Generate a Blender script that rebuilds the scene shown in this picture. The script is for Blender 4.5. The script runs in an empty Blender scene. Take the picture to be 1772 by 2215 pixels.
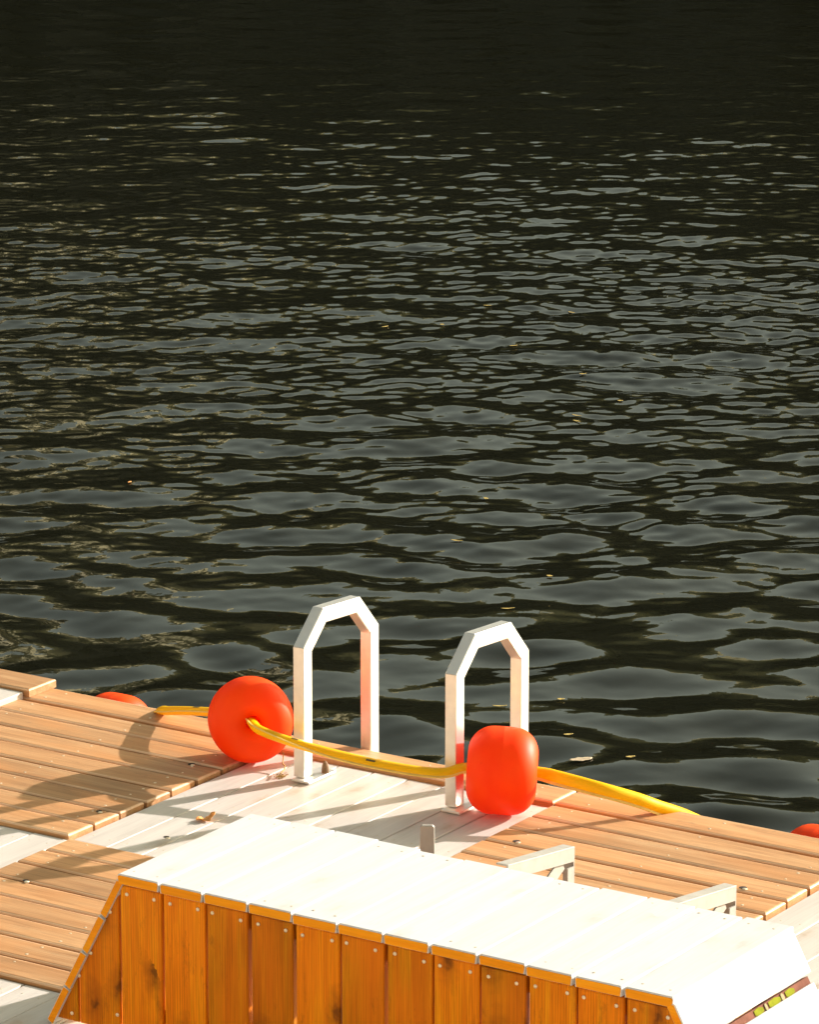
import bpy, math, random
import numpy as np
from mathutils import Vector, Matrix

random.seed(7)
scene = bpy.context.scene
col = scene.collection

# ------------------------------------------------------------------ frame of the deck
PITCH = math.radians(14.134)
CAM_H = 4.635
WATER_Z = -0.36
SUN_EL, SUN_AZ = math.radians(18.6), math.radians(30.2)      # azimuth from +X towards +Y
U = Vector((0.83694564, -0.54728602, 0.0))                    # along the water edge, to the right
V = Vector((0.54728602, 0.83694564, 0.0))                     # across the deck, to the water
Z = Vector((0, 0, 1))
ROT = math.atan2(U.y, U.x)


def at(s, t, z=0.0):
    return U * s + V * t + Z * z


# ------------------------------------------------------------------ tagging
def tag(o, label=None, cat=None, group=None, kind=None):
    if label: o['label'] = label
    if cat: o['category'] = cat
    if group: o['group'] = group
    if kind: o['kind'] = kind
    return o


def empty(name, loc=(0, 0, 0), rz=0.0):
    o = bpy.data.objects.new(name, None)
    o.empty_display_size = 0.1
    o.location = loc
    o.rotation_euler = (0, 0, rz)
    col.objects.link(o)
    return o


# ------------------------------------------------------------------ mesh collector (deck coordinates s,t,z)
class MB:
    def __init__(self):
        self.v, self.f, self.b, self.r, self.m = [], [], [], [], []

    def add(self, verts, faces, bco=None, rnd=0.0, mat=0):
        o = len(self.v)
        self.v += [tuple(p) for p in verts]
        self.f += [tuple(i + o for i in q) for q in faces]
        self.b += [tuple(p) for p in (bco or [(0, 0, 0)] * len(verts))]
        self.r += [rnd] * len(verts)
        self.m += [mat] * len(faces)

    def plank(self, poly, O, A, B, thick, r=0.004, along='a', rnd=None, mat=0, drop=None):
        """convex polygon (a,b) counter-clockwise in the plane O,A,B; face towards A x B; rounded upper edge"""
        O, A, B = Vector(O), Vector(A).normalized(), Vector(B).normalized()
        N = A.cross(B)
        rnd = random.random() if rnd is None else rnd
        dr = drop or r
        rings = [(r, 0.0), (r * 0.3, dr * 0.35), (0.0, dr), (0.0, thick)] if r > 0 else [(0, 0), (0, thick)]
        n = len(poly)
        vs, bc = [], []
        off = rnd * 53.0
        for ins, d in rings:
            q = inset(poly, ins)
            for a, b in q:
                vs.append(O + A * a + B * b - N * d)
                bc.append(((a if along == 'a' else b) + off, (b if along == 'a' else a) + off * 0.37, -d))
        fs = [tuple(range(n))]
        for k in range(len(rings) - 1):
            for i in range(n):
                j = (i + 1) % n
                fs.append((k * n + i, (k + 1) * n + i, (k + 1) * n + j, k * n + j))
        L = (len(rings) - 1) * n
        fs.append(tuple(L + n - 1 - i for i in range(n)))
        self.add(vs, fs, bc, rnd, mat)

    def box(self, c, sx, sy, sz, A=(1, 0, 0), B=(0, 1, 0), r=0.0, mat=0, along='a', rnd=None):
        A, B = Vector(A).normalized(), Vector(B).normalized()
        N = A.cross(B)
        c = Vector(c)
        self.plank([(-sx / 2, -sy / 2), (sx / 2, -sy / 2), (sx / 2, sy / 2), (-sx / 2, sy / 2)],
                   c + N * sz / 2, A, B, sz, r, along, rnd, mat)

    def dome(self, c, N, rad, h, seg=10, mat=0):
        c, N = Vector(c), Vector(N).normalized()
        A = N.orthogonal().normalized(); B = N.cross(A)
        vs, fs = [], []
        for rr, hh in ((1.0, 0.0), (0.85, 0.6), (0.45, 1.0)):
            for i in range(seg):
                a = 2 * math.pi * i / seg
                vs.append(c + (A * math.cos(a) + B * math.sin(a)) * rad * rr + N * h * hh)
        for k in range(2):
            for i in range(seg):
                j = (i + 1) % seg
                fs.append((k * seg + i, k * seg + j, (k + 1) * seg + j, (k + 1) * seg + i))
        fs.append(tuple(2 * seg + i for i in range(seg)))
        self.add(vs, fs, None, 0.5, mat)

    def build(self, name, mats, parent=None, world=False, smooth=False, origin=None):
        """vertices are in deck coordinates; parts are made local to their parent's frame"""
        me = bpy.data.meshes.new(name)
        base = parent['_st'] if parent is not None else (origin or (0, 0, 0))
        vv = [(p[0] - base[0], p[1] - base[1], p[2] - base[2]) for p in self.v]
        me.from_pydata(vv, [], self.f)
        at1 = me.attributes.new('bco', 'FLOAT_VECTOR', 'POINT')
        at1.data.foreach_set('vector', np.array(self.b, 'f').ravel())
        at2 = me.attributes.new('rnd', 'FLOAT', 'POINT')
        at2.data.foreach_set('value', np.array(self.r, 'f'))
        mats = mats if isinstance(mats, (list, tuple)) else [mats]
        for m in mats: me.materials.append(m)
        me.polygons.foreach_set('material_index', self.m)
        if smooth: me.polygons.foreach_set('use_smooth', [True] * len(self.f))
        me.update()
        o = bpy.data.objects.new(name, me)
        col.objects.link(o)
        if parent is not None:
            o.parent = parent
        else:
            w = at(*base)
            o.location = w
            o.rotation_euler = (0, 0, ROT)
        return o


def sub(mb, name, mat, parent, top):
    """a sub-part: parented to a part whose own origin equals its thing's origin"""
    parent['_st'] = top['_st']
    o = mb.build(name, mat, parent)
    return o


def inset(poly, d):
    if d == 0: return list(poly)
    n = len(poly)
    out = []
    for i in range(n):
        p0, p1, p2 = Vector(poly[i - 1]), Vector(poly[i]), Vector(poly[(i + 1) % n])
        e1, e2 = (p1 - p0).normalized(), (p2 - p1).normalized()
        n1, n2 = Vector((-e1.y, e1.x)), Vector((-e2.y, e2.x))
        k = (n1 + n2)
        k = k / max(0.25, (1 + n1.dot(n2)))
        out.append(tuple(p1 + k * d))
    return out


def thing(name, s, t, z, label, cat, group=None):
    o = empty(name, at(s, t, z), ROT)
    o['_st'] = (s, t, z)
    return tag(o, label, cat, group)


# ------------------------------------------------------------------ materials
def nmat(name):
    m = bpy.data.materials.new(name)
    m.use_nodes = True
    nt = m.node_tree
    b = nt.nodes['Principled BSDF']
    return m, nt, b


def N(nt, typ, **kw):
    n = nt.nodes.new(typ)
    for k, v in kw.items():
        if k.startswith('i_'):
            key = k[2:]
            n.inputs[int(key) if key.isdigit() else key.replace('_', ' ')].default_value = v
        else:
            setattr(n, k, v)
    return n


def ramp(nt, stops):
    n = nt.nodes.new('ShaderNodeValToRGB')
    el = n.color_ramp.elements
    while len(el) < len(stops): el.new(0.5)
    for e, (p, c) in zip(el, stops):
        e.position = p
        e.color = (*c, 1)
    return n


def mix(nt, a, b, fac, blend='MIX'):
    n = nt.nodes.new('ShaderNodeMix')
    n.data_type = 'RGBA'
    n.blend_type = blend
    L = nt.links
    for sock, val in ((n.inputs[0], fac), (n.inputs[6], a), (n.inputs[7], b)):
        if isinstance(val, bpy.types.NodeSocket): L.new(val, sock)
        elif isinstance(val, tuple): sock.default_value = (*val, 1)
        else: sock.default_value = val
    return n.outputs[2]


def wood(name, lo, mid, hi, vary, rough, knot=None, knot_amt=0.0, dirt=None, dirt_amt=0.0, streak=0.35, bump=0.25,
         spec=0.3, reed=0.0, edge_light=None, edge_light_amt=0.0, redden=None, redden_amt=0.0):
    m, nt, b = nmat(name)
    L = nt.links
    a = N(nt, 'ShaderNodeAttribute', attribute_name='bco')
    rn = N(nt, 'ShaderNodeAttribute', attribute_name='rnd')

    def mapped(sx, sy, sz):
        v = N(nt, 'ShaderNodeVectorMath', operation='MULTIPLY')
        L.new(a.outputs['Vector'], v.inputs[0])
        v.inputs[1].default_value = (sx, sy, sz)
        return v.outputs[0]
    n1 = N(nt, 'ShaderNodeTexNoise', i_Scale=1.0, i_Detail=5.0, i_Roughness=0.6, i_Distortion=0.6)
    L.new(mapped(1.6, 22, 22), n1.inputs['Vector'])
    r1 = ramp(nt, [(0.25, lo), (0.5, mid), (0.75, hi)])
    L.new(n1.outputs['Fac'], r1.inputs[0])
    n2 = N(nt, 'ShaderNodeTexNoise', i_Scale=1.0, i_Detail=3.0, i_Roughness=0.7)
    L.new(mapped(5, 190, 190), n2.inputs['Vector'])
    r2 = ramp(nt, [(0.3, (1 - streak,) * 3), (0.62, (1.0,) * 3)])
    L.new(n2.outputs['Fac'], r2.inputs[0])
    c = mix(nt, r1.outputs[0], r2.outputs[0], 1.0, 'MULTIPLY')
    if reed:
        sp = N(nt, 'ShaderNodeSeparateXYZ'); L.new(a.outputs['Vector'], sp.inputs[0])
        mm = N(nt, 'ShaderNodeMath', operation='MULTIPLY', i_1=2 * math.pi / 0.0085); L.new(sp.outputs[1], mm.inputs[0])
        ms = N(nt, 'ShaderNodeMath', operation='SINE'); L.new(mm.outputs[0], ms.inputs[0])
        mr = N(nt, 'ShaderNodeMapRange', i_1=-1.0, i_2=1.0, i_3=1 - reed, i_4=1.0); L.new(ms.outputs[0], mr.inputs[0])
        c = mix(nt, c, mr.outputs[0], 1.0, 'MULTIPLY')
    # each board its own tone
    mr = N(nt, 'ShaderNodeMapRange', i_3=1 - vary, i_4=1.0)
    L.new(rn.outputs['Fac'], mr.inputs[0])
    c = mix(nt, c, mr.outputs[0], 1.0, 'MULTIPLY')
    if redden:
        n4 = N(nt, 'ShaderNodeTexNoise', i_Scale=1.0, i_Detail=2.0)
        L.new(mapped(2.2, 5.0, 5), n4.inputs['Vector'])
        r4 = ramp(nt, [(0.45, (0, 0, 0)), (0.7, (redden_amt,) * 3)])
        L.new(n4.outputs['Fac'], r4.inputs[0])
        c = mix(nt, c, redden, r4.outputs[0])
    if dirt:
        n3 = N(nt, 'ShaderNodeTexNoise', i_Scale=1.0, i_Detail=6.0, i_Roughness=0.75)
        L.new(mapped(5.5, 16, 16), n3.inputs['Vector'])
        r3 = ramp(nt, [(0.58, (0, 0, 0)), (0.78, (dirt_amt,) * 3)])
        L.new(n3.outputs['Fac'], r3.inputs[0])
        c = mix(nt, c, dirt, r3.outputs[0])
    if knot:
        vo = N(nt, 'ShaderNodeTexVoronoi', i_Scale=1.0, voronoi_dimensions='2D')
        dn = N(nt, 'ShaderNodeTexNoise', i_Scale=30.0, i_Detail=3.0)
        L.new(a.outputs['Vector'], dn.inputs['Vector'])
        dv = N(nt, 'ShaderNodeVectorMath', operation='MULTIPLY_ADD')
        L.new(dn.outputs['Color'], dv.inputs[0]); dv.inputs[1].default_value = (0.35, 0.35, 0)
        L.new(mapped(3.6, 7.5, 0), dv.inputs[2])
        L.new(dv.outputs[0], vo.inputs['Vector'])
        rk = ramp(nt, [(0.03, (1, 1, 1)), (0.13, (0.42, 0.42, 0.42)), (0.36, (0, 0, 0))])
        L.new(vo.outputs['Distance'], rk.inputs[0])
        # only some cells carry a knot
        sk = N(nt, 'ShaderNodeSeparateColor'); L.new(vo.outputs['Color'], sk.inputs[0])
        gt = N(nt, 'ShaderNodeMath', operation='GREATER_THAN', i_1=0.58); L.new(sk.outputs[0], gt.inputs[0])
        mk = N(nt, 'ShaderNodeMath', operation='MULTIPLY', i_1=knot_amt); L.new(gt.outputs[0], mk.inputs[0])
        mk2 = N(nt, 'ShaderNodeMath', operation='MULTIPLY'); L.new(mk.outputs[0], mk2.inputs[0]); L.new(rk.outputs[0], mk2.inputs[1])
        c = mix(nt, c, knot, mk2.outputs[0])
    if edge_light:
        # edge highlights painted in: a paler tone on the rounded edges of the boards
        sw_ = N(nt, 'ShaderNodeSeparateXYZ'); L.new(a.outputs['Vector'], sw_.inputs[0])
        w1 = N(nt, 'ShaderNodeMapRange', i_1=-0.0004, i_2=-0.0016, i_3=0.0, i_4=1.0); L.new(sw_.outputs[2], w1.inputs[0])
        w2 = N(nt, 'ShaderNodeMapRange', i_1=-0.0085, i_2=-0.0055, i_3=0.0, i_4=edge_light_amt); L.new(sw_.outputs[2], w2.inputs[0])
        w3 = N(nt, 'ShaderNodeMath', operation='MULTIPLY'); L.new(w1.outputs[0], w3.inputs[0]); L.new(w2.outputs[0], w3.inputs[1])
        w4 = N(nt, 'ShaderNodeMath', operation='MULTIPLY'); L.new(w3.outputs[0], w4.inputs[0]); L.new(n1.outputs['Fac'], w4.inputs[1])
        w5 = N(nt, 'ShaderNodeMath', operation='MULTIPLY', i_1=1.8, use_clamp=True); L.new(w4.outputs[0], w5.inputs[0])
        c = mix(nt, c, edge_light, w5.outputs[0])
    L.new(c, b.inputs['Base Color'])
    b.inputs['Roughness'].default_value = rough
    b.inputs['Specular IOR Level'].default_value = spec
    bp = N(nt, 'ShaderNodeBump', i_Strength=bump, i_Distance=0.002)
    L.new(n2.outputs['Fac'], bp.inputs['Height'])
    L.new(bp.outputs[0], b.inputs['Normal'])
    return m


M = {}
M['brown'] = wood('brown_hardwood', (0.46, 0.220, 0.092), (0.64, 0.335, 0.150), (0.77, 0.46, 0.235), 0.30, 0.55,
                  knot=(0.12, 0.05, 0.02), knot_amt=0.0, dirt=(0.20, 0.11, 0.055), dirt_amt=0.75, streak=0.28, bump=0.35,
                  redden=(0.60, 0.25, 0.08), redden_amt=0.55, edge_light=(0.86, 0.60, 0.40), edge_light_amt=0.6)
M['pale'] = wood('bleached_pine', (0.58, 0.51, 0.46), (0.65, 0.58, 0.525), (0.71, 0.64, 0.585), 0.06, 0.5,
                 knot=(0.42, 0.26, 0.14), knot_amt=0.5, dirt=(0.55, 0.44, 0.34), dirt_amt=0.25, streak=0.10, bump=0.25)
M['bench_top'] = wood('white_bench_board', (0.63, 0.605, 0.60), (0.69, 0.668, 0.668), (0.73, 0.712, 0.712), 0.05, 0.5,  # white tone of the bench's top and side boards
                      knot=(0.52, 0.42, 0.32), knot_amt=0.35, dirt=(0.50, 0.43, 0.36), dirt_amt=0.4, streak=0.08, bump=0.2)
M['honey'] = wood('honey_pine', (0.74, 0.165, 0.002), (0.93, 0.275, 0.003), (0.98, 0.40, 0.006), 0.40, 0.5,
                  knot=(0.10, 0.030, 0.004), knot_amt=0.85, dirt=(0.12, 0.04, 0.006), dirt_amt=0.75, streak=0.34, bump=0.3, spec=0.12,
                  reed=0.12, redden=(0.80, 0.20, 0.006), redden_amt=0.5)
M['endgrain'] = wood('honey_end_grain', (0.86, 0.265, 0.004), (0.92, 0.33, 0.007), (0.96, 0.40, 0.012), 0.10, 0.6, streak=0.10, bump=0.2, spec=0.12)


def plain(name, c, rough=0.5, metal=0.0, noise=0.08, scale=12.0, spec=0.5, bump=0.0):
    m, nt, b = nmat(name)
    L = nt.links
    tc = N(nt, 'ShaderNodeTexCoord')
    n = N(nt, 'ShaderNodeTexNoise', i_Scale=scale, i_Detail=5.0, i_Roughness=0.6)
    L.new(tc.outputs['Object'], n.inputs['Vector'])
    r = ramp(nt, [(0.3, tuple(x * (1 - noise) for x in c)), (0.7, tuple(min(1, x * (1 + noise)) for x in c))])
    L.new(n.outputs['Fac'], r.inputs[0])
    L.new(r.outputs[0], b.inputs['Base Color'])
    b.inputs['Roughness'].default_value = rough
    b.inputs['Metallic'].default_value = metal
    b.inputs['Specular IOR Level'].default_value = spec
    if bump:
        bp = N(nt, 'ShaderNodeBump', i_Strength=bump, i_Distance=0.002)
        L.new(n.outputs['Fac'], bp.inputs['Height']); L.new(bp.outputs[0], b.inputs['Normal'])
    return m


M['alu'] = plain('brushed_aluminium', (0.87, 0.825, 0.78), 0.33, 0.72, 0.05, 25, bump=0.05)
M['galv'] = plain('dull_galvanised_steel', (0.41, 0.375, 0.33), 0.55, 0.1, 0.10, 18)
M['screw'] = plain('pale_screw_head', (0.85, 0.72, 0.52), 0.35, 0.5, 0.05)
M['screw_dull'] = plain('dull_screw_head', (0.62, 0.50, 0.36), 0.5, 0.2, 0.1)
M['dark'] = plain('dark_hole', (0.03, 0.018, 0.012), 0.9)
M['under'] = plain('damp_underframe', (0.10, 0.06, 0.035), 0.8, 0, 0.3, 6)
M['leaf'] = plain('dry_leaf', (0.80, 0.34, 0.09), 0.7, 0, 0.3, 60)
M['cone'] = plain('rusty_bolt', (0.20, 0.11, 0.05), 0.7, 0.1, 0.3, 90)
M['weed'] = plain('dried_weed', (0.42, 0.26, 0.08), 0.8, 0, 0.4, 80)
M['leafgreen'] = plain('leaf_or_glint', (0.50, 0.38, 0.25), 0.5, 0, 0.2, 30)


def plastic(name, c, c2, transl, rough):
    """hollow moulded plastic: light comes through its wall"""
    m, nt, b = nmat(name)
    L = nt.links
    tc = N(nt, 'ShaderNodeTexCoord')
    n = N(nt, 'ShaderNodeTexNoise', i_Scale=7.0, i_Detail=4.0)
    L.new(tc.outputs['Object'], n.inputs['Vector'])
    r = ramp(nt, [(0.3, c), (0.72, c2)])
    L.new(n.outputs['Fac'], r.inputs[0])
    # scuffs
    n2 = N(nt, 'ShaderNodeTexNoise', i_Scale=42.0, i_Detail=6.0, i_Roughness=0.8)
    L.new(tc.outputs['Object'], n2.inputs['Vector'])
    r2 = ramp(nt, [(0.63, (0, 0, 0)), (0.76, (0.45, 0.45, 0.45))])
    L.new(n2.outputs['Fac'], r2.inputs[0])
    cc = mix(nt, r.outputs[0], tuple(x * 0.45 for x in c), r2.outputs[0])
    L.new(cc, b.inputs['Base Color'])
    b.inputs['Roughness'].default_value = rough
    b.inputs['Specular IOR Level'].default_value = 0.22
    t = N(nt, 'ShaderNodeBsdfTranslucent')
    L.new(cc, t.inputs['Color'])
    mx = N(nt, 'ShaderNodeMixShader', i_0=transl)
    L.new(b.outputs[0], mx.inputs[1]); L.new(t.outputs[0], mx.inputs[2])
    out = nt.nodes['Material Output']
    L.new(mx.outputs[0], out.inputs['Surface'])
    return m


M['float'] = plastic('orange_red_plastic', (0.95, 0.066, 0.002), (0.97, 0.105, 0.003), 0.31, 0.5)
M['hose'] = plastic('yellow_hose_plastic', (0.96, 0.56, 0.002), (0.98, 0.62, 0.004), 0.2, 0.4)
M['seam'] = plain('pale_yellow_seam', (0.88, 0.58, 0.12), 0.5, 0, 0.08)
M['print'] = plain('dark_print', (0.10, 0.06, 0.015), 0.6)
# ---- water
m, nt, b = nmat('dark_river_water')
b.inputs['Base Color'].default_value = (0.0085, 0.0085, 0.0045, 1)
b.inputs['Roughness'].default_value = 0.03
b.inputs['IOR'].default_value = 1.333
tc = N(nt, 'ShaderNodeTexCoord')
nz = N(nt, 'ShaderNodeTexNoise', i_Scale=9.0, i_Detail=3.0)
nt.links.new(tc.outputs['Object'], nz.inputs['Vector'])
bp = N(nt, 'ShaderNodeBump', i_Strength=0.10, i_Distance=0.01)
nt.links.new(nz.outputs['Fac'], bp.inputs['Height']); nt.links.new(bp.outputs[0], b.inputs['Normal'])
M['water'] = m
# ---- far bank
m, nt, b = nmat('wooded_slope')
tc = N(nt, 'ShaderNodeTexCoord')
nz = N(nt, 'ShaderNodeTexNoise', i_Scale=0.25, i_Detail=8.0, i_Roughness=0.7)
nt.links.new(tc.outputs['Object'], nz.inputs['Vector'])
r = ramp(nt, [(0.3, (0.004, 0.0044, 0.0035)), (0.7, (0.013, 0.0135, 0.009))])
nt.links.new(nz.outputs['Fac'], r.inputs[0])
# ridge crowns painted pale as if sunlit, and a paler tan stretch to the left
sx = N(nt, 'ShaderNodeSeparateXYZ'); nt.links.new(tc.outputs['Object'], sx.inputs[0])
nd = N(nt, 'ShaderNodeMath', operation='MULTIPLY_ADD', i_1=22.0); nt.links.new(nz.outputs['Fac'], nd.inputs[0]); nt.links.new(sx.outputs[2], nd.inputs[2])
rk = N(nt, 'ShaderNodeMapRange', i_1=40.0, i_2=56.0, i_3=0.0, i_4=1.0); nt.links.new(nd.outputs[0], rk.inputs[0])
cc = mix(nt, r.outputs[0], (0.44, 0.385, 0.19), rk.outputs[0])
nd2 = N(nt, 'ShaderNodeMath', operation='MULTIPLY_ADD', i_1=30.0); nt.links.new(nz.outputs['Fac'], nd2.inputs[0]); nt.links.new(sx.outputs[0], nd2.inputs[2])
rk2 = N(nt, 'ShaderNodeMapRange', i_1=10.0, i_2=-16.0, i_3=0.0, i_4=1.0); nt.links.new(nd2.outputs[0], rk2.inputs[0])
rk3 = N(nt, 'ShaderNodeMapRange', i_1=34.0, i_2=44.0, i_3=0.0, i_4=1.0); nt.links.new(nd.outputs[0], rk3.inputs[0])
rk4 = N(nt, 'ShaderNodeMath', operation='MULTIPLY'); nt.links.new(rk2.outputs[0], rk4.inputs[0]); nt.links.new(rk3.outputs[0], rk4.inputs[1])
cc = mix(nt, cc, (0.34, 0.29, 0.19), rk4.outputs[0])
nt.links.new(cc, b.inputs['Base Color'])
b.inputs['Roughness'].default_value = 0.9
M['bank'] = m

# ------------------------------------------------------------------ DECK: a chequer of brown and pale panels
TS = 1.18                         # panel size
S0, T1 = -8.580, 11.025           # a corner of the chequer
EDGE = 12.392                     # water edge
brown, pale, edgeb = MB(), MB(), MB()
PZ = -0.014                       # pale panels lie a little lower
NB = 8
screw_marks = []


def panel(i, j):
    s0 = S0 + i * TS
    t1 = T1 + (j + 1) * TS
    t0 = t1 - TS
    if j == 0: t1 = 12.222        # the row along the water stops at the edge board
    is_pale = (i + j) % 2 == 0 or j <= -3 or (j == -2 and i >= 0)  # unseen panels in front of the bench made pale to bounce light at it
    if is_pale:
        w = (TS - 0.006) / NB
        for k in range(NB):
            g = 0.0042 + 0.0012 * random.random()
            a0, a1 = s0 + 0.004 + k * w, s0 + 0.004 + (k + 1) * w - g
            dz = PZ + random.uniform(-0.0012, 0.0012)
            e0, e1 = t0 + 0.005 + random.uniform(0, 0.003), t1 - 0.006 - random.uniform(0, 0.003)
            pale.plank([(a0, e0), (a1, e0), (a1, e1), (a0, e1)], (0, 0, dz), (1, 0, 0), (0, 1, 0), 0.028, 0.003, 'b')
            if visible(i, j):
                for tt in (e0 + 0.07, (e0 + e1) / 2, e1 - 0.07):
                    for q in (0.25, 0.75):
                        pale.dome((a0 + (a1 - a0) * q + random.uniform(-.004, .004), tt + random.uniform(-.006, .006), dz - 0.0005), (0, 0, 1), 0.0042, 0.0012, 8, 1)
    else:
        n = NB if j != 0 else NB
        w = (t1 - t0 - 0.004) / n
        for k in range(n):
            g = 0.0125 + 0.004 * random.random()
            b0, b1 = t0 + 0.003 + k * w, t0 + 0.003 + (k + 1) * w - g
            dz = random.uniform(-0.0016, 0.0016)
            a0, a1 = s0 + 0.003 + random.uniform(0, 0.006), s0 + TS - 0.010 - random.uniform(0, 0.006)
            brown.plank([(a0, b0), (a1, b0), (a1, b1), (a0, b1)], (0, 0, dz), (1, 0, 0), (0, 1, 0), 0.030, 0.011, 'a', None, 0, 0.006)
            if visible(i, j):
                for ss in (a0 + 0.10, (a0 + a1) / 2 + 0.02, a1 - 0.10):
                    for q in (0.22, 0.78):
                        if random.random() < 0.85:
                            brown.dome((ss + random.uniform(-.012, .012), b0 + (b1 - b0) * q, dz - 0.0005), (0, 0, 1), random.uniform(0.004, 0.0062), 0.0016, 8, 1)


def visible(i, j):
    return -2 <= i <= 3 and -2 <= j <= 0


for i in range(-4, 6):
    for j in range(-5, 1):
        if i == -2 and j == 0: continue
        if i < -1 and j == 0: continue
        panel(i, j)
# edge boards along the water, one per panel
for i in range(-1, 6):
    s0 = S0 + i * TS
    edgeb.plank([(s0 + 0.003, 12.236), (s0 + TS - 0.006, 12.236), (s0 + TS - 0.006, EDGE), (s0 + 0.003, EDGE)],
                (0, 0, 0.001 + random.uniform(-.001, .001)), (1, 0, 0), (0, 1, 0), 0.030, 0.011, 'a', None, 0, 0.006)
    edgeb.plank([(s0 + 0.003, -0.20), (s0 + TS - 0.006, -0.20), (s0 + TS - 0.006, -0.035), (s0 + 0.003, -0.035)],
                (0, EDGE - 0.012, 0), (1, 0, 0), (0, 0, 1), 0.024, 0.004, 'a') if False else None
    for ss in (0.12, 0.60, 1.06):
        for q in (0.25, 0.75):
            edgeb.dome((s0 + ss + random.uniform(-.02, .02), 12.236 + 0.156 * q, 0.0005), (0, 0, 1), 0.005, 0.0016, 8, 1)
# dark notches cut in the plank edges, with a pale plug in some
for (s_, t_, big) in ((-8.71, 11.90, 1), (-8.66, 11.29, 0), (-8.42, 10.575, 0), (-7.285, 11.80, 1), (-6.415, 11.80, 1), (-8.30, 11.19, 0)):
    brown.dome((s_, t_, 0.0012), (0, 0, 1), 0.014 if big else 0.011, 0.0012, 9, 2)
    brown.dome((s_ + 0.012, t_ - 0.010, 0.0012), (0, 0, 1), 0.009, 0.0028, 8, 1)
for (s_, t_) in ((-7.80, 9.62), (-7.92, 9.70)):
    pale.dome((s_, t_, PZ + 0.0005), (0, 0, 1), 0.012, 0.001, 9, 2)
o = brown.build('brown_deck', [M['brown'], M['screw'], M['dark']]); tag(o, kind='structure')
o = pale.build('pale_deck', [M['pale'], M['screw_dull'], M['dark']]); tag(o, kind='structure')
o = edgeb.build('deck_edge', [M['brown'], M['screw']]); tag(o, kind='structure')
# the next pontoon to the left stands 3 cm higher
rz_ = 0.034
raised = MB()
re = -9.705
raised.plank([(re - 1.2, 12.236), (re, 12.236), (re, 12.40), (re - 1.2, 12.40)], (0, 0, rz_), (1, 0, 0), (0, 1, 0), 0.032, 0.006, 'a')
for k in range(8):
    w = 0.147
    a1 = re - 0.022 - k * w
    raised.plank([(a1 - w + 0.005, 11.03), (a1, 11.03), (a1, 12.226), (a1 - w + 0.005, 12.226)], (0, 0, rz_ - 0.012), (1, 0, 0), (0, 1, 0), 0.028, 0.003, 'b', None, 1)
for k in range(8):
    w = 0.1496
    t0 = 11.03 + k * w
    raised.plank([(re - 2.4, t0), (re - 1.22, t0), (re - 1.22, t0 + w - 0.008), (re - 2.4, t0 + w - 0.008)], (0, 0, rz_), (1, 0, 0), (0, 1, 0), 0.03, 0.006, 'a')
raised.plank([(re - 2.4, 12.236), (re - 1.21, 12.236), (re - 1.21, 12.40), (re - 2.4, 12.40)], (0, 0, rz_), (1, 0, 0), (0, 1, 0), 0.032, 0.006, 'a')
o = raised.build('raised_deck', [M['brown'], M['pale']]); tag(o, kind='structure')
# joists and float blocks under the boards
base = MB()
for i in range(-4, 6):
    for j in range(-5, 1):
        s0, t0 = S0 + i * TS, T1 + j * TS
        t1 = t0 + TS if j < 0 else EDGE - 0.02
        base.box((s0 + TS / 2, (t0 + t1) / 2, -0.24), TS - 0.05, t1 - t0 - 0.05, 0.36)
        for q in (0.1, 0.5, 0.9):
            pass
o = base.build('pontoon_base', M['under']); tag(o, kind='structure')

# ------------------------------------------------------------------ BENCH BOX
BT, BB, BH = 9.617, 10.297, 0.505
BS0, BW, BN = -7.315, 0.157, 12
SL = math.tan(math.radians(61.4))
bench = thing('wooden_bench', (-7.315 - 5.431) / 2, (BT + BB) / 2, 0.0,
              'long box bench with white top boards and honey coloured front planks', 'bench')
TH = 0.030
top = MB()
for k in range(BN):
    g = random.choice((0.006, 0.008, 0.010, 0.007))
    a0, a1 = BS0 + k * BW, BS0 + (k + 1) * BW - g
    f0 = BT + random.uniform(-0.003, 0.003)
    b0 = BB + random.uniform(-0.010, 0.010)
    zz = BH + random.uniform(-0.001, 0.001)
    rr = random.random()
    top.plank([(a0, f0 + .0005), (a1, f0 + .0005), (a1, b0), (a0, b0)], (0, 0, zz), (1, 0, 0), (0, 1, 0), TH, 0.0042, 'b', rr)
    # cut ends in the honey colour
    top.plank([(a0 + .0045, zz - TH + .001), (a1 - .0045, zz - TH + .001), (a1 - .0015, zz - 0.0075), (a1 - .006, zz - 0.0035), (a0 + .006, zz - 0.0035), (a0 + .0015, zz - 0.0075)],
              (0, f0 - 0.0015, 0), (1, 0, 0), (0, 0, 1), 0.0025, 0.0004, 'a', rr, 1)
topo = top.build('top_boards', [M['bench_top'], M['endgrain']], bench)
for k in range(BN):
    a0 = BS0 + k * BW
    for q in (0.032, 0.118):
        for tt in (BT + 0.048, BB - 0.045):
            sc = MB()
            sc.dome((a0 + q + random.uniform(-.004, .004), tt + random.uniform(-.005, .005), BH - 0.0002), (0, 0, 1), 0.0045, 0.0010, 8)
            sub(sc, 'screw', M['screw_dull'], topo, bench)
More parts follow.
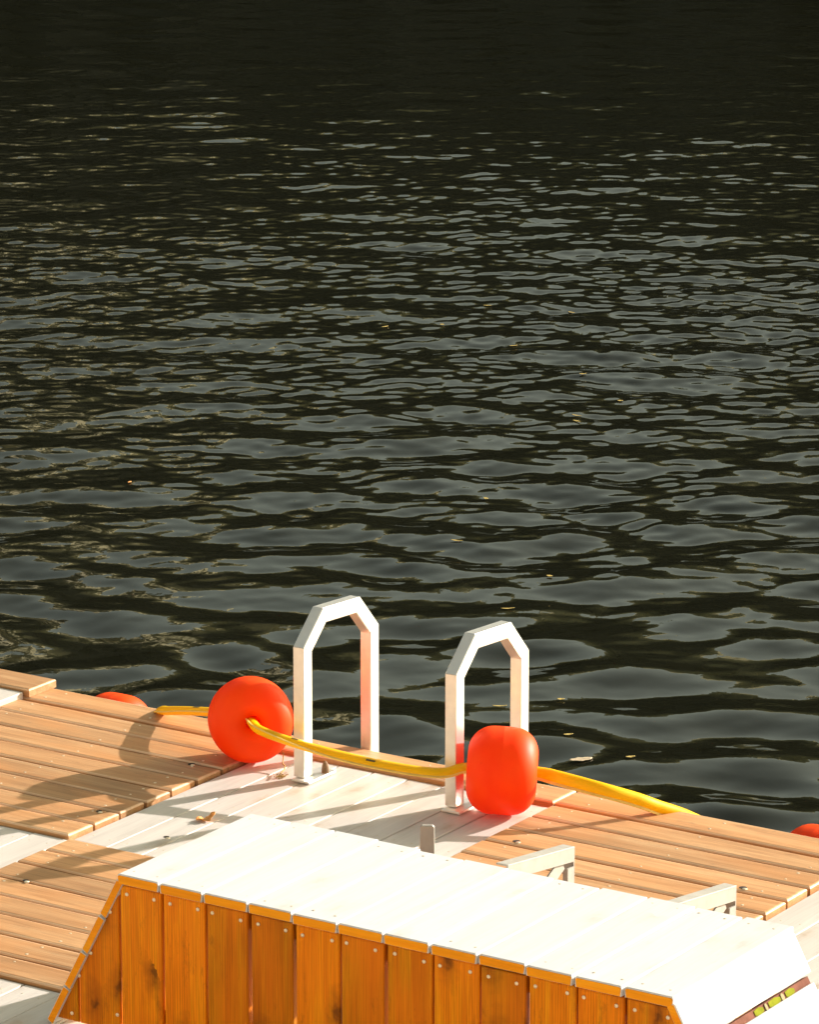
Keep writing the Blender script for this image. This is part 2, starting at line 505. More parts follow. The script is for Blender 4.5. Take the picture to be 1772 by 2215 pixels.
# front planks
fr = MB()
FT = BT + 0.010                       # outer face of the front planks
ztop = BH - TH - 0.004
screws = []
gaps = {}
for k in range(-2, BN + 2):
    g = {2: 0.012, 3: 0.011, 5: 0.011, 8: 0.010, 10: 0.009}.get(k, random.uniform(0.0045, 0.006))
    a0, a1 = BS0 + k * BW + 0.001, BS0 + (k + 1) * BW - g
    left_edge = lambda z: BS0 - (BH - z) / SL + 0.026        # underside of the sloping side boards
    right_edge = lambda z: BS0 + BN * BW + (BH - z) / SL - 0.026
    if k < 0:
        # clipped by the left slope
        z_at = lambda a: BH - (BS0 + 0.026 - a) * SL
        p = [(a0, 0.004), (a1, 0.004), (a1, min(ztop, z_at(a1)))]
        za = z_at(a0)
        if za > 0.006: p.append((a0, za))
        else: p[0] = (left_edge(0.004), 0.004)
    elif k >= BN:
        z_at = lambda a: BH - (a - (BS0 + BN * BW - 0.026)) * SL
        p = [(a0, 0.004), (a1, 0.004)]
        zb = z_at(a1)
        if zb > 0.006: p.append((a1, zb))
        else: p[1] = (right_edge(0.004), 0.004)
        p.append((a0, min(ztop, z_at(a0))))
    else:
        zt = ztop - random.uniform(0.0, 0.003)
        p = [(a0, 0.004), (a1, 0.004), (a1, zt), (a0, zt)]
        screws += [(a0 + 0.024 + random.uniform(-.004, .004), zt - 0.022 - random.uniform(0, .006)),
                   (a1 - 0.024 + random.uniform(-.004, .004), zt - 0.022 - random.uniform(0, .006))]
    fr.plank(p, (0, FT + random.uniform(-.0015, .0015), 0), (1, 0, 0), (0, 0, 1), 0.024, 0.006, 'b')
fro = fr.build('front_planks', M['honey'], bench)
screws += [(-7.350, 0.378), (-7.425, 0.235), (-7.470, 0.155), (-5.385, 0.36), (-7.33, 0.06), (-7.50, 0.03)]
for a, z in screws:
    s1 = MB()
    s1.dome((a, FT - 0.0005, z), (0, -1, 0), 0.0062, 0.0035, 12)
    sub(s1, 'screw', M['screw'], fro, bench)
# sloping side boards (four a side)
for side in (-1, 1):
    mb = MB()
    e = BS0 if side < 0 else BS0 + BN * BW - 0.008
    dn = Vector((side * math.cos(math.atan(SL)), 0, -math.sin(math.atan(SL))))     # down the slope
    n_ = 4
    sw = 0.1435
    for k in range(n_):
        d0 = 0.012 + k * (0.566 / n_)
        d1 = d0 + 0.566 / n_ - 0.007
        if side > 0 and k == 0: d1 -= 0.012
        if side > 0 and k == 1: d0 += 0.009
        f0 = BT + random.uniform(-.002, .003)
        b0 = BB + random.uniform(-.008, .008)
        A = Vector((0, -1, 0)) if side < 0 else Vector((0, 1, 0))
        # plane axes: along t, and down the slope; A x B must point outwards
        O = Vector((e, 0, BH - 0.006)) - Vector((side * 0.0, 0, 0))
        pa = [(-b0, d0), (-f0, d0), (-f0, d1), (-b0, d1)] if side < 0 else [(f0, d0), (b0, d0), (b0, d1), (f0, d1)]
        nrm = A.cross(dn)
        outw = nrm if nrm.x * side > 0 else -nrm
        if nrm.x * side < 0:
            A = -A
            pa = [(-x, y) for x, y in pa][::-1]
        rr = random.random()
        mb.plank(pa, O, A, dn, 0.026, 0.005, 'a', rr)
        # honey coloured cut ends facing the front
        x0 = O + dn * d0 - outw * 0.0045
        quad = [O + dn * (d0 + .003) - outw * 0.004, O + dn * (d1 - .003) - outw * 0.004, O + dn * (d1 - .001) - outw * 0.025, O + dn * (d0 + .001) - outw * 0.025]
        q2 = [(p_.x, p_.z) for p_ in quad]
        area = sum(q2[i][0] * q2[(i + 1) % 4][1] - q2[(i + 1) % 4][0] * q2[i][1] for i in range(4))
        if area < 0: q2 = q2[::-1]
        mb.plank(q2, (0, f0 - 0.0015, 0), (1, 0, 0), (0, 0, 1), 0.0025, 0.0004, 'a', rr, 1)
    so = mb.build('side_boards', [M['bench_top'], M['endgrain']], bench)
    if side > 0:
        # batten behind the open joint of this side, printed with green leaf shapes
        bt = MB()
        c0 = O + dn * (0.012 + 0.566 / 4 + 0.0) - outw * 0.0125
        bt.plank([(BT + 0.02, -0.0125), (BB - 0.004, -0.0125), (BB - 0.004, 0.0125), (BT + 0.02, 0.0125)], c0, (0, 1, 0), dn if Vector((0, 1, 0)).cross(dn).x > 0 else -dn, 0.02, 0.001, 'a', 0.3, 0)
        Bx = dn if Vector((0, 1, 0)).cross(dn).x > 0 else -dn
        for (t_, w_, mi) in ((10.175, 0.050, 1), (10.085, 0.066, 1), (9.995, 0.050, 1), (10.13, 0.016, 2), (10.035, 0.012, 2)):
            poly = [(t_ + w_ * x, 0.0115 * y) for x, y in ((-.5, -.6), (0.1, -1), (.5, -.5), (.5, .4), (.05, 1), (-.5, .7))]
            nn = Vector((0, 1, 0)).cross(Bx).normalized()
            bt.plank(poly, c0 + nn * (0.0022 if mi == 1 else 0.0034), (0, 1, 0), Bx, 0.002, 0.0, 'a', 0.2, mi)
        M['batten'] = plain('brown_pink_batten', (0.20, 0.085, 0.06), 0.9, 0, 0.25, 30, 0.05)  # tones kept deep to paint in the shade inside the joint
        M['green'] = plain('yellow_green_print', (0.21, 0.22, 0.015), 0.9, 0, 0.2, 40, 0.05)
        M['cream'] = plain('cream_print', (0.34, 0.29, 0.17), 0.9, 0, 0.08, 12, 0.05)
        sub(bt, 'printed_batten', [M['batten'], M['green'], M['cream']], so, bench)
# inside frame
fm = MB()
for tt in (BT + 0.060, BB - 0.06):
    fm.box(((BS0 * 2 + BN * BW) / 2, tt, BH - TH - 0.035), BN * BW - 0.06, 0.045, 0.06)
for k in (0.3, 4, 8, 11.6):
    fm.box((BS0 + k * BW, BB - 0.06, 0.22), 0.045, 0.045, 0.42)
fm.box(((BS0 * 2 + BN * BW) / 2, BT + 0.060, 0.08), BN * BW - 0.06, 0.045, 0.06)
fm.build('inner_frame', M['under'], bench)

# ------------------------------------------------------------------ bathing ladder with two handrails
lad = thing('bathing_ladder', -8.0, 12.25, 0.0, 'aluminium bathing ladder with two angular white handrail hoops at the deck edge', 'ladder')
TW = 0.045
rails = []


def sweep_square(path, s0, w, ws, mb):
    """square tube of width w along path (t,z) in the plane s = s0 .. s0+w, mitred; path gives the outer edge"""
    n = len(path)
    inner = []
    for i in range(n):
        p1 = Vector(path[i])
        if i == 0: d = (Vector(path[1]) - p1).normalized(); nn = Vector((d.y, -d.x)); inner.append(p1 + nn * w); continue
        if i == n - 1: d = (p1 - Vector(path[i - 1])).normalized(); nn = Vector((d.y, -d.x)); inner.append(p1 + nn * w); continue
        d1 = (p1 - Vector(path[i - 1])).normalized(); d2 = (Vector(path[i + 1]) - p1).normalized()
        n1, n2 = Vector((d1.y, -d1.x)), Vector((d2.y, -d2.x))
        k = (n1 + n2) / (1 + n1.dot(n2))
        inner.append(p1 + k * w)
    for i in range(n - 1):
        o0, o1, i0, i1 = Vector(path[i]), Vector(path[i + 1]), inner[i], inner[i + 1]
        # small weld gap at each mitre so that the joint reads
        e = 0.0006
        d = (o1 - o0).normalized()
        if i > 0: o0 = o0 + d * e; i0 = i0 + d * e
        if i < n - 2: o1 = o1 - d * e; i1 = i1 - d * e
        c = 0.0025
        dn_ = Vector((d.y, -d.x))
        prof = []
        for (bo, bs) in ((0, c), (0, ws - c), (c, ws), (w - c, ws), (w, ws - c), (w, c), (w - c, 0), (c, 0)):
            prof.append((bo / w, bs))
        vs = []
        for (oo, ii) in ((o0, i0), (o1, i1)):
            for f, bs in prof:
                q = oo.lerp(ii, f)
                vs.append((s0 + bs, q.x, q.y))
        m_ = len(prof)
        fs = [(a, m_ + a, m_ + (a + 1) % m_, (a + 1) % m_)[::-1] for a in range(m_)]
        fs += [tuple(range(m_)), tuple(range(2 * m_ - 1, m_ - 1, -1))]
        mb.add(vs, fs, None, 0.5)


for s0, lean in ((-8.325, 0.0), (-7.697, 0.010)):
    mb = MB()
    sweep_square([(11.983 + lean, 0.002), (11.983 + lean, 0.476), (12.106 + lean, 0.594), (12.343 + lean, 0.581), (12.462 + lean, 0.453), (12.462 + lean, -1.1)], s0, 0.055, TW, mb)
    rail = mb.build('handrail', M['alu'], lad)
    bm_ = rail.data
    fp = MB()
    fp.box((s0 + 0.045, 12.045, PZ + 0.009), 0.075, 0.17, 0.008, r=0.0015)
    fp.box((s0 + 0.025, 12.045, PZ + 0.0125), 0.0, 0.0, 0.0) if False else None
    fpo = sub(fp, 'foot_plate', M['alu'], rail, lad)
    bo = MB()
    # anchor bolt: domed brown cap
    vs, fs = [], []
    seg = 10
    prof = ((0.013, 0.0), (0.0135, 0.012), (0.011, 0.028), (0.007, 0.038), (0.002, 0.043))
    for r_, h_ in prof:
        for i in range(seg):
            a = 2 * math.pi * i / seg
            vs.append((s0 + 0.066 + r_ * math.cos(a), 12.085 + r_ * math.sin(a), PZ + 0.013 + h_))
    for k in range(len(prof) - 1):
        for i in range(seg):
            j = (i + 1) % seg
            fs.append((k * seg + i, k * seg + j, (k + 1) * seg + j, (k + 1) * seg + i))
    fs.append(tuple((len(prof) - 1) * seg + i for i in range(seg)))
    bo.add(vs, fs)
    sub(bo, 'anchor_bolt', M['cone'], rail, lad)
for k in range(4):
    rg = MB()
    rg.box((-7.9885, 12.440, -0.22 - 0.25 * k), 0.580, 0.045, 0.028, r=0.003)
    rg.build('rung', M['alu'], lad)


# ------------------------------------------------------------------ floats on the hose
def float_mesh(name, R=0.152, HL=0.121):
    prof = []
    rc = 0.088
    # hole, dished end, rounded shoulder, belly
    prof.append((0.0245, -HL + 0.055))
    prof.append((0.0250, -HL + 0.022))
    prof.append((0.030, -HL + 0.012))
    prof.append((0.046, -HL + 0.004))
    prof.append((0.058, -HL + 0.001))
    for k in range(0, 11):
        a = math.pi / 2 * k / 10
        prof.append((R - rc + rc * math.sin(a), -HL + rc - rc * math.cos(a)))
    half = prof
    prof = half + [(R, -0.004), (R * 1.003, -0.0015), (R * 1.003, 0.0015)] + [(r, -x) for r, x in [(R, -0.004)] + half[::-1]]
    seg = 56
    vs, fs = [], []
    for r, x in prof:
        for i in range(seg):
            a = 2 * math.pi * i / seg
            vs.append((x, r * math.cos(a), r * math.sin(a)))
    n = len(prof)
    for k in range(n - 1):
        for i in range(seg):
            j = (i + 1) % seg
            fs.append((k * seg + i, k * seg + j, (k + 1) * seg + j, (k + 1) * seg + i))
    # inner tube wall joins both ends so the shell is closed
    for i in range(seg):
        j = (i + 1) % seg
        fs.append(((n - 1) * seg + i, (n - 1) * seg + j, j, i))
    me = bpy.data.meshes.new(name)
    me.from_pydata(vs, [], fs)
    me.polygons.foreach_set('use_smooth', [True] * len(fs))
    me.materials.append(M['float'])
    me.update()
    return me


fmesh = float_mesh('float_buoy')


def orient(o, axis, roll=0.0):
    ax = Vector(axis).normalized()
    o.rotation_mode = 'QUATERNION'
    q = ax.to_track_quat('X', 'Z')
    o.rotation_quaternion = q


G = 'orange red floats threaded on the yellow hose'
FL = at(-8.579, 12.082, 0.1425)
FR = at(-7.505, 12.060, 0.1435)
AXL = Vector((0.11, -0.975, 0.165)).normalized()
AXR = Vector((0.998, -0.06, -0.05)).normalized()
for loc, ax, lab in (
        (FL, AXL, 'round orange red float beside the left handrail, hose hole facing the viewer'),
        (FR, AXR, 'orange red float seen side on as a rounded barrel beside the right handrail'),
        (at(-9.879, 12.992, WATER_Z + 0.005), U, 'orange red float bobbing in the water beyond the left deck edge, only its top showing'),
        (at(-6.79, 13.04, WATER_Z + 0.005), U, 'orange red float in the water at the right border, only its top showing')):
    o = bpy.data.objects.new('float_buoy', fmesh)
    col.objects.link(o)
    o.location = loc
    orient(o, ax)
    tag(o, lab, 'float', G)


# ------------------------------------------------------------------ yellow hose
def catmull(P, n=14):
    P = [Vector(p) for p in P]
    P = [P[0] * 2 - P[1]] + P + [P[-1] * 2 - P[-2]]
    out = []
    for i in range(1, len(P) - 2):
        a, b_, c, d = P[i - 1:i + 3]
        for k in range(n):
            t = k / n
            out.append(0.5 * ((2 * b_) + (c - a) * t + (2 * a - 5 * b_ + 4 * c - d) * t * t + (3 * b_ - a - 3 * c + d) * t ** 3))
    out.append(P[-2])
    return out


fL, bL = FL + AXL * 0.125, FL - AXL * 0.125
lR, rR = FR - AXR * 0.125, FR + AXR * 0.125
path = [at(-9.80, 13.05, WATER_Z - 0.02), at(-9.62, 12.88, WATER_Z - 0.02), at(-9.40, 12.64, -0.27), at(-9.262, 12.465, -0.075), at(-9.185, 12.365, 0.002), at(-9.111, 12.305, 0.031),
        at(-9.030, 12.268, 0.054), at(-8.934, 12.222, 0.080), at(-8.833, 12.180, 0.104), at(-8.745, 12.165, 0.119), bL, FL, fL, at(-8.440, 11.935, 0.166), at(-8.345, 11.912, 0.160), at(-8.22, 11.905, 0.150),
        at(-8.07, 11.905, 0.139), at(-7.90, 11.912, 0.133), at(-7.755, 11.925, 0.132), at(-7.67, 11.955, 0.134), lR, FR, rR, at(-7.317, 12.132, 0.131), at(-7.174, 12.172, 0.105),
        at(-7.085, 12.258, 0.062), at(-7.035, 12.330, 0.022), at(-6.985, 12.405, -0.018), at(-6.92, 12.475, -0.07), at(-6.85, 12.57, -0.15), at(-6.80, 12.70, -0.27), at(-6.79, 12.85, WATER_Z - 0.02), at(-6.79, 13.0, WATER_Z - 0.02)]
pts = catmull(path)
hose = empty('yellow_hose', at(-8.0, 11.92, 0.0), 0.0)
tag(hose, 'bright yellow hose sagging across the handrails through the two floats', 'hose')


def tube(name, pts, prof_fn, mat, parent, seg, smooth=True, cap=True):
    vs, fs = [], []
    n = len(pts)
    up = Vector((0, 0, 1))
    for i, p in enumerate(pts):
        d = (pts[min(i + 1, n - 1)] - pts[max(i - 1, 0)]).normalized()
        side = d.cross(up).normalized()
        nn = side.cross(d).normalized()
        for (x, y) in prof_fn(i):
            vs.append(p + side * x + nn * y - parent.location)
    for i in range(n - 1):
        for k in range(seg):
            j = (k + 1) % seg
            fs.append((i * seg + k, i * seg + j, (i + 1) * seg + j, (i + 1) * seg + k))
    if cap:
        fs.append(tuple(range(seg))[::-1]); fs.append(tuple((n - 1) * seg + k for k in range(seg)))
    me = bpy.data.meshes.new(name)
    me.from_pydata([tuple(v) for v in vs], [], fs)
    me.polygons.foreach_set('use_smooth', [smooth] * len(fs))
    me.materials.append(mat)
    me.update()
    o = bpy.data.objects.new(name, me)
    col.objects.link(o)
    o.parent = parent
    return o


NPTS = len(pts)
ANG = [(0.0, -20), (0.28, 12), (0.40, 38), (0.52, -12), (0.64, -15), (0.74, -50), (0.86, -62), (1.0, -70)]


def hose_angle(i):
    f = i / NPTS
    for (f0, a0), (f1, a1) in zip(ANG, ANG[1:]):
        if f <= f1:
            q = (f - f0) / (f1 - f0); q = q * q * (3 - 2 * q)
            return math.radians(a0 + (a1 - a0) * q)
    return math.radians(ANG[-1][1])


HA, HB = 0.0235, 0.0165                                   # half width and half thickness of the flattened hose


def turn(q, i):
    a = hose_angle(i); c_, s_ = math.cos(a), math.sin(a)
    return [(x * c_ - y * s_, x * s_ + y * c_) for x, y in q]


oval = [(HA * math.cos(2 * math.pi * k / 20), HB * math.sin(2 * math.pi * k / 20)) for k in range(20)]
tube('hose_tube', pts, lambda i: turn(oval, i), M['hose'], hose, 20)


def fin(i):
    # the flat welded seam along one edge of the hose
    return turn([(HA - 0.003, 0.003), (HA + 0.008, 0.0022), (HA + 0.008, -0.0022), (HA - 0.003, -0.003)], i)


tube('seam', pts, fin, M['seam'], hose, 4, smooth=False)
# short dark print marks on the hose wall
for (i0, i1) in ((14 * 7 + 2, 14 * 7 + 8), (14 * 14 + 8, 14 * 14 + 12), (14 * 16 + 9, 14 * 16 + 13)):
    def pr(i, i0=i0):
        return turn([(HA * 0.55, HB * 0.885 + 0.0006), (HA * 0.25, HB * 1.0 + 0.0006), (HA * 0.25, HB * 0.9), (HA * 0.55, HB * 0.75)][::-1], i + i0)
    tube('print_mark', pts[i0:i1], pr, M['print'], hose, 4, smooth=False)

# ------------------------------------------------------------------ metal brackets behind the bench
GB = 'metal brackets sticking out behind the bench'
proto = None
for s_, zt, lab in ((-6.412, 0.458, 'pale metal angle bracket behind the middle of the bench'),
                    (-5.853, 0.440, 'pale metal angle bracket behind the right end of the bench')):
    br = thing('metal_bracket', s_, 10.69, 0.0, lab, 'bracket', GB)
    L_ = 0.385
    arm = MB()
    A_ = Vector((0, -L_, 0.050)).normalized()
    endp = Vector((s_, 10.69, zt))
    # top flange
    arm.plank([(0, -0.022), (L_, -0.022), (L_, 0.020), (0, 0.020)], endp, A_, Vector((1, 0, 0)), 0.005, 0.0012)
    # upright web under its right edge
    arm.plank([(0, -0.052), (L_, -0.052), (L_, 0), (0, 0)][::1], endp + Vector((0.020, 0, -0.0055)), -A_ * -1, Vector((0, 0, 1)), 0.005, 0.0) if False else None
    arm.box(endp + A_ * (L_ / 2) + Vector((0.0165, 0, -0.0265)), L_, 0.042, 0.006, A=-A_, B=Vector((0, 0, 1)))
    arm.build('arm', M['galv'], br)
    leg = MB()
    leg.box((s_ + 0.0005, 10.6875, (zt - 0.007) / 2), 0.038, 0.005, zt - 0.010, A=(1, 0, 0), B=(0, 1, 0))
    leg.box((s_ + 0.0165, 10.668, (zt - 0.060) / 2), 0.006, 0.033, zt - 0.063, A=(1, 0, 0), B=(0, 1, 0))
    leg.build('leg', M['galv'], br)
    brace = MB()
    p0 = Vector((s_ + 0.0085, 10.635, zt - 0.040)); p1 = Vector((s_ + 0.0085, 10.42, zt - 0.150))
    dd = (p1 - p0)
    brace.box((p0 + p1) / 2, dd.length, 0.006, 0.045, A=dd.normalized(), B=(1, 0, 0))
    brace.build('brace', M['galv'], br)
st = thing('metal_post', -6.905, 10.66, 0.0, 'short flat pale metal post standing upright behind the bench near the handrails', 'post')
mb = MB()
d_ = Vector((-0.012, 0.0, 1)).normalized()
mb.plank([(-0.026, -0.44), (0.026, -0.44), (0.022, -0.006), (0.016, 0.0), (-0.016, 0.0), (-0.022, -0.006)], (-6.905, 10.66, 0.440), (0.86, 0.5, 0), (0, 0.0, 1), 0.012, 0.003)
mb.build('upright', M['galv'], st)
mb = MB()
mb.box((-6.905, 10.66, 0.003), 0.09, 0.09, 0.006, r=0.001)
mb.build('base_plate', M['galv'], st)

# ------------------------------------------------------------------ dry leaf, weed
def free_mesh(name, vs, fs, mat, loc, label, cat, smooth=True, thick=0.0):
    me = bpy.data.meshes.new(name)
    me.from_pydata(vs, [], fs)
    me.materials.append(mat)
    me.polygons.foreach_set('use_smooth', [smooth] * len(fs))
    me.update()
    o = bpy.data.objects.new(name, me)
    col.objects.link(o)
    o.location = loc
    if thick:
        md = o.modifiers.new('thickness', 'SOLIDIFY'); md.thickness = thick
    return tag(o, label, cat)


rng = random.Random(3)
vs, fs = [], []
nu, nv = 14, 7
for i in range(nu):
    a = i / (nu - 1)
    wd = 0.021 * math.sin(math.pi * min(1, a * 0.97 + 0.015)) ** 0.7 * (1 + 0.35 * math.sin(a * 23)) + 0.0006
    for j in range(nv):
        b_ = j / (nv - 1) * 2 - 1
        x = (a - 0.5) * 0.068
        y = b_ * wd
        z = 0.003 + 0.010 * abs(b_) ** 1.6 * (0.5 + 0.5 * math.sin(a * 9)) + 0.030 * max(0, a - 0.66) ** 1.2 * 2.2 + 0.006 * max(0, 0.3 - a) + rng.uniform(0, .0012)
        vs.append((x, y, z))
for i in range(nu - 1):
    for j in range(nv - 1):
        fs.append((i * nv + j, (i + 1) * nv + j, (i + 1) * nv + j + 1, i * nv + j + 1))
leaf = free_mesh('dry_leaf', vs, fs, M['leaf'], at(-8.318, 11.442, PZ), 'curled orange dry leaf lying on the pale boards', 'leaf', thick=0.0008)
leaf.rotation_euler = (0, 0, math.radians(18))

weed = empty('dried_weed', at(-8.395, 12.02, PZ))
tag(weed, 'dried brown weed with a seed tuft lying by the left handrail foot', 'weed')
wp = catmull([at(-8.455, 12.105, 0.035), at(-8.440, 12.085, 0.022), at(-8.425, 12.06, 0.010), at(-8.405, 12.045, 0.006), at(-8.388, 12.01, 0.004), at(-8.378, 11.975, 0.002)], 6)
tri = [(0.0026 * math.cos(2 * math.pi * k / 5), 0.0026 * math.sin(2 * math.pi * k / 5)) for k in range(5)]
tube('stalk', wp, lambda i: tri, M['weed'], weed, 5)
vs, fs = [], []
for k in range(90):
    c = at(-8.380 + rng.gauss(0, .008), 11.985 + rng.gauss(0, .014), PZ + abs(rng.gauss(0.004, .007))) - weed.location
    d1 = Vector((rng.uniform(-1, 1), rng.uniform(-1, 1), rng.uniform(-.5, 1))).normalized() * rng.uniform(.004, .009)
    d2 = d1.orthogonal().normalized() * 0.0016
    o_ = len(vs)
    vs += [tuple(c - d1 + d2), tuple(c - d1 - d2), tuple(c + d1)]
    fs.append((o_, o_ + 1, o_ + 2))
me = bpy.data.meshes.new('tuft'); me.from_pydata(vs, [], fs); me.materials.append(M['weed'])
o = bpy.data.objects.new('tuft', me); col.objects.link(o); o.parent = weed

# ------------------------------------------------------------------ WATER
def water_field(Np, Lp, bands, seed):
    rg = np.random.default_rng(seed)
    k1 = np.fft.fftfreq(Np, Lp / Np) * 2 * np.pi
    kx, ky = np.meshgrid(k1, k1, indexing='ij')
    k = np.sqrt(kx ** 2 + ky ** 2); k[0, 0] = 1
    th = np.arctan2(ky, kx)
    outs = []
    for (lmin, lpk, lmax, th0, spread, rms) in bands:
        kp = 2 * np.pi / lpk
        amp = np.exp(-0.5 * (np.log(k / kp) / 0.42) ** 2) / k ** 1.0
        amp *= ((k < 2 * np.pi / lmin) & (k > 2 * np.pi / lmax))
        amp *= (np.abs(np.cos(th - th0)) ** spread + 0.10)
        ph = rg.normal(size=(Np, Np)) + 1j * rg.normal(size=(Np, Np))
        h = np.real(np.fft.ifft2(amp * ph))
        gx = np.gradient(h, Lp / Np, axis=1)
        h *= rms / gx.std()
        outs.append(h)
    return outs


Np, Lp = 2560, 42.0
big, rip, fine, env = water_field(Np, Lp, [
    (0.24, 0.68, 2.2, math.radians(80), 1.6, 0.070),
    (0.09, 0.150, 0.34, math.radians(100), 1.4, 0.066),
    (0.065, 0.10, 0.18, math.radians(75), 1.2, 0.050),
    (2.2, 4.5, 12.0, math.radians(60), 0.3, 1.0)], 11)
env = env / env.std()

xs = np.concatenate([[-400, -150, -60, -25, -14], np.arange(-8.0, 8.001, 0.019), [14, 25, 60, 150, 400]])
ys = [-60.0, -20.0, 0.0, 6.0, 10.0]
y = 12.8
while y < 48.0:
    ys.append(y); y += 0.018 + 0.020 * (y - 12.8) / 35.0
ys += [52, 60, 80, 120, 200, 420]
ys = np.array(ys)
X, Y = np.meshgrid(xs, ys, indexing='ij')


def samp(h):
    fx = (X / Lp * Np) % Np; fy = (Y / Lp * Np) % Np
    x0 = np.floor(fx).astype(int) % Np; y0 = np.floor(fy).astype(int) % Np
    ax, ay = fx - np.floor(fx), fy - np.floor(fy)
    x1, y1 = (x0 + 1) % Np, (y0 + 1) % Np
    return (h[x0, y0] * (1 - ax) * (1 - ay) + h[x1, y0] * ax * (1 - ay) + h[x0, y1] * (1 - ax) * ay + h[x1, y1] * ax * ay)


E_ = samp(env)
lee = np.clip((Y - 17.5) / 6.5, 0, 1)                 # the deck shelters the water next to it
ripamp = np.clip(0.26 + 0.89 * lee + 0.10 * E_ * (0.4 + lee), 0.06, 1.6)
fineamp = np.clip(0.10 + 0.75 * lee + 0.1 * E_ * lee, 0.0, 1.3)
calm = np.clip(1.0 - (Y - 22.8) / 15.0, 0.13, 1.0)
Hh = samp(big) * (0.97 + 0.10 * E_) * (0.22 + 0.78 * calm) * (1.30 - 0.58 * lee) + samp(rip) * ripamp * calm + samp(fine) * fineamp * calm
fade = np.clip((8.0 - np.abs(X)) / 1.0, 0, 1) * np.clip((Y - 12.0) / 1.0, 0, 1) * np.clip((48 - Y) / 3, 0, 1)
Hh = Hh * fade + WATER_Z
nx, ny = X.shape
co = np.stack([X, Y, Hh], -1).reshape(-1, 3).astype('f')
ii, jj = np.meshgrid(np.arange(nx - 1), np.arange(ny - 1), indexing='ij')
a = (ii * ny + jj).ravel()
quads = np.stack([a, a + ny, a + ny + 1, a + 1], -1).astype('i')
me = bpy.data.meshes.new('river_water')
me.vertices.add(len(co)); me.vertices.foreach_set('co', co.ravel())
me.loops.add(quads.size); me.loops.foreach_set('vertex_index', quads.ravel())
me.polygons.add(len(quads)); me.polygons.foreach_set('loop_start', np.arange(0, quads.size, 4, dtype='i'))
me.polygons.foreach_set('use_smooth', np.ones(len(quads), bool))
me.materials.append(M['water'])
me.update(calc_edges=True)
o = bpy.data.objects.new('river_water', me); col.objects.link(o); tag(o, kind='structure')

# ------------------------------------------------------------------ far wooded bank (beyond the frame, mirrored in the water)
rg = np.random.default_rng(5)
vs, fs = [], []
na, nh = 220, 14
BD = 130.0
for i in range(na):
    az = math.radians(42 + 110 * i / (na - 1))
    el = 17.4 + 1.6 * math.sin(az * 7 + 1) + 1.6 * math.sin(az * 23) + rg.uniform(-1.0, 1.0)
    el *= max(0.05, min(1.0, (math.degrees(az) - 42) / 22.0)) if az < math.radians(64) else 1.0
    Ht = BD * math.tan(math.radians(el))
    for k in range(nh):
        f = k / (nh - 1)
        d = BD + 55 * f ** 1.5 + rg.uniform(-2.5, 2.5)
        vs.append((d * math.cos(az), d * math.sin(az), WATER_Z - 0.5 + (Ht * 1.42 + 0.5) * f ** 0.9 + (rg.uniform(-2, 2) if 0 < k else 0)))
for i in range(na - 1):
    for k in range(nh - 1):
        fs.append((i * nh + k, i * nh + k + 1, (i + 1) * nh + k + 1, (i + 1) * nh + k))
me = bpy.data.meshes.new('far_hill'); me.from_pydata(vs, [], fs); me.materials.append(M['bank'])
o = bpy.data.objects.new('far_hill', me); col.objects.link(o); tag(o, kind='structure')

# ------------------------------------------------------------------ unseen stone quay behind the camera, added to bounce sunlight onto the bench front
qy = MB()
qy.box((-3.0, -1.9, 1.25), 60.0, 5.0, 3.5)
for r_ in range(7):
    for k in range(50):
        x0 = -33 + k * 1.2 + (r_ % 2) * 0.6
        z0 = -0.45 + r_ * 0.49
        qy.plank([(-x0 - 1.18, z0), (-x0, z0), (-x0, z0 + 0.475), (-x0 - 1.18, z0 + 0.475)], (0, 0.64 + random.uniform(-.01, .01), 0), (-1, 0, 0), (0, 0, 1), 0.03, 0.008)
M['stone'] = plain('warm_sandstone', (0.62, 0.46, 0.29), 0.85, 0, 0.15, 1.5)
o = qy.build('bounce_quay_wall', M['stone']); tag(o, kind='structure')

# ------------------------------------------------------------------ leaves afloat, and flecks standing in for warm glints
def water_height(px, py):
    ix = int(np.argmin(np.abs(xs - px))); iy = int(np.argmin(np.abs(ys - py)))
    return float(Hh[ix, iy])


def leaf_or_glint_mesh(name, ln, wd0, rr, mat):
    vs, fs = [], []
    curl = rr.uniform(0.05, 0.22)
    for i in range(9):
        a = i / 8
        wd = wd0 * math.sin(math.pi * (0.04 + 0.92 * a)) ** 0.8 * (1 + 0.2 * math.sin(a * 17 + rr.random() * .5))
        for j in range(5):
            q = j / 4 * 2 - 1
            vs.append(((a - .5) * ln, q * wd, 0.002 + curl * wd0 * abs(q) + curl * ln * (a - .5) ** 2))
    for i in range(8):
        for j in range(4):
            fs.append((i * 5 + j, (i + 1) * 5 + j, (i + 1) * 5 + j + 1, i * 5 + j + 1))
    me = bpy.data.meshes.new(name); me.from_pydata(vs, [], fs); me.materials.append(mat)
    me.polygons.foreach_set('use_smooth', [True] * len(fs))
    return me


def put_leaf_or_glint(me, px, py, rot, label, group=None):
    o = bpy.data.objects.new('leaf_or_glint', me); col.objects.link(o)
    o.location = (px, py, water_height(px, py) + 0.003)
    o.rotation_euler = (0, 0, rot)
    md = o.modifiers.new('thickness', 'SOLIDIFY'); md.thickness = 0.0008
    return tag(o, label, 'leaf', group)


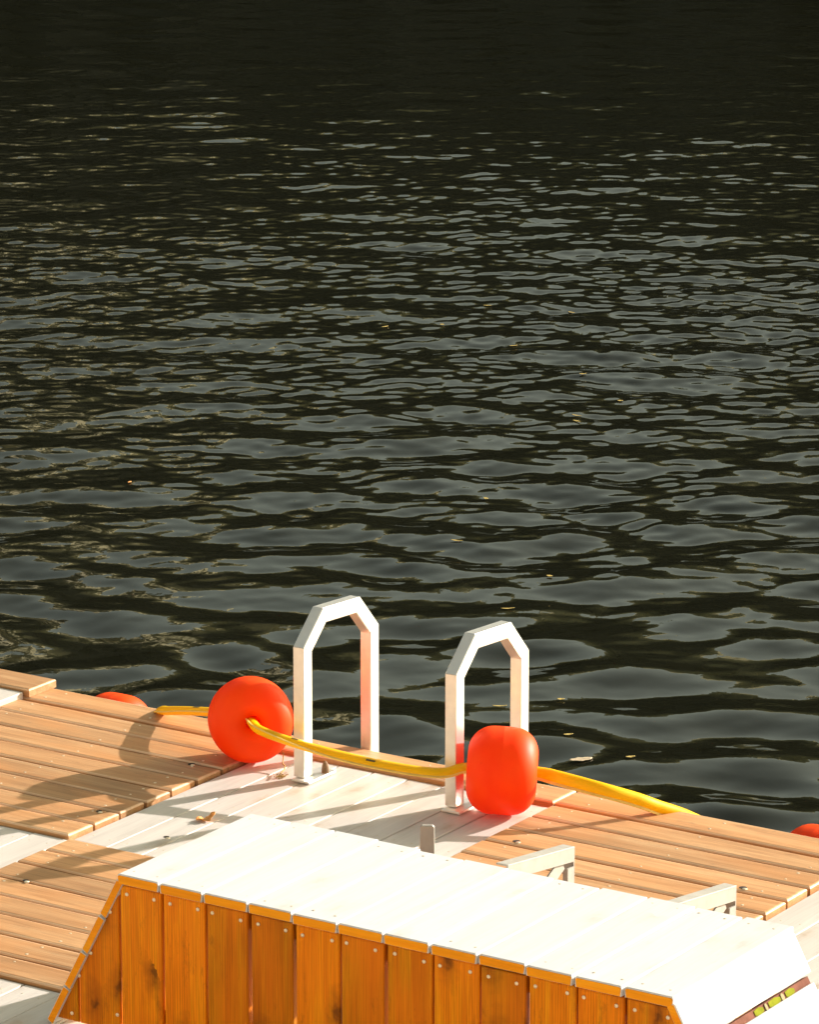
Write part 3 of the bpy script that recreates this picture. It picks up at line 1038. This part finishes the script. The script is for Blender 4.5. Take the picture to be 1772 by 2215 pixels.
rr = random.Random(21)
M['fleck'] = plain('straw_glint_fleck', (0.50, 0.35, 0.09), 0.6, 0, 0.25, 30)
p_ = at(-8.16, 13.685)
put_leaf_or_glint(leaf_or_glint_mesh('leaf_or_glint', 0.095, 0.022, rr, M['leafgreen']), p_.x, p_.y, 0.3, 'pale pinkish leaf floating on the water beyond the right float')
p_ = at(-12.292, 16.315)
put_leaf_or_glint(leaf_or_glint_mesh('leaf_or_glint', 0.03, 0.008, rr, M['leaf']), p_.x, p_.y, 1.2, 'tiny orange leaf floating far out on the dark water to the left')
kinds = [leaf_or_glint_mesh('leaf_or_glint', l_, w_, rr, M['fleck']) for l_, w_ in ((0.038, 0.009), (0.050, 0.007), (0.030, 0.010), (0.060, 0.006))]
for k in range(18):
    # flecks in place of warm glints, right of the ladder, thinning out with distance
    y_ = 15.9 + 9.0 * rr.random() ** 2.0
    x_ = 0.12 + 0.034 * (y_ - 15) + rr.gauss(0.35, 0.30) * (y_ / 17)
    put_leaf_or_glint(kinds[k % 4], x_, y_, rr.gauss(-0.15, 0.5), 'small straw yellow fleck standing in for a glint on the water right of the ladder', 'flecks standing in for glints on the water')

# ------------------------------------------------------------------ light
w = bpy.data.worlds.new('World'); scene.world = w; w.use_nodes = True
nt = w.node_tree
sky = nt.nodes.new('ShaderNodeTexSky')
sky.sky_type = 'NISHITA'; sky.sun_disc = False
sky.sun_elevation = SUN_EL
sky.sun_rotation = math.radians(90) - SUN_AZ
sky.dust_density = 3.5; sky.air_density = 1.0; sky.ozone_density = 1.0
bg = nt.nodes['Background']
hs = nt.nodes.new('ShaderNodeHueSaturation'); hs.inputs['Saturation'].default_value = 0.55
nt.links.new(sky.outputs[0], hs.inputs['Color'])
warm = mix(nt, hs.outputs[0], (0.985, 0.99, 0.735), 1.0, 'MULTIPLY')          # thin warm haze in the air
nt.links.new(warm, bg.inputs[0]); bg.inputs[1].default_value = 0.098
sl = bpy.data.lights.new('sun', 'SUN'); sl.energy = 4.3; sl.angle = math.radians(0.6); sl.color = (1.0, 0.94, 0.87)
so_ = bpy.data.objects.new('sun', sl); col.objects.link(so_)
sd = Vector((math.cos(SUN_AZ) * math.cos(SUN_EL), math.sin(SUN_AZ) * math.cos(SUN_EL), math.sin(SUN_EL)))
so_.rotation_mode = 'QUATERNION'; so_.rotation_quaternion = sd.to_track_quat('Z', 'Y')
so_.location = sd * 40

# ------------------------------------------------------------------ camera
cd = bpy.data.cameras.new('camera')
cd.sensor_fit = 'VERTICAL'; cd.sensor_height = 36.0; cd.sensor_width = 28.8
cd.lens = 36.0 * 9362 / 2215
cd.clip_end = 2000
cam = bpy.data.objects.new('camera', cd); col.objects.link(cam)
cam.location = (0, 0, CAM_H)
cam.rotation_euler = (math.radians(90) - PITCH, 0, 0)
scene.camera = cam

scene.view_settings.view_transform = 'Standard'
scene.view_settings.look = 'None'
scene.view_settings.exposure = 1.25
scene.view_settings.gamma = 1.0
scene.render.resolution_x, scene.render.resolution_y = 820, 1024
scene.cycles.max_bounces = 12
scene.cycles.diffuse_bounces = 6
for o in bpy.data.objects:
    if '_st' in o.keys(): del o['_st']
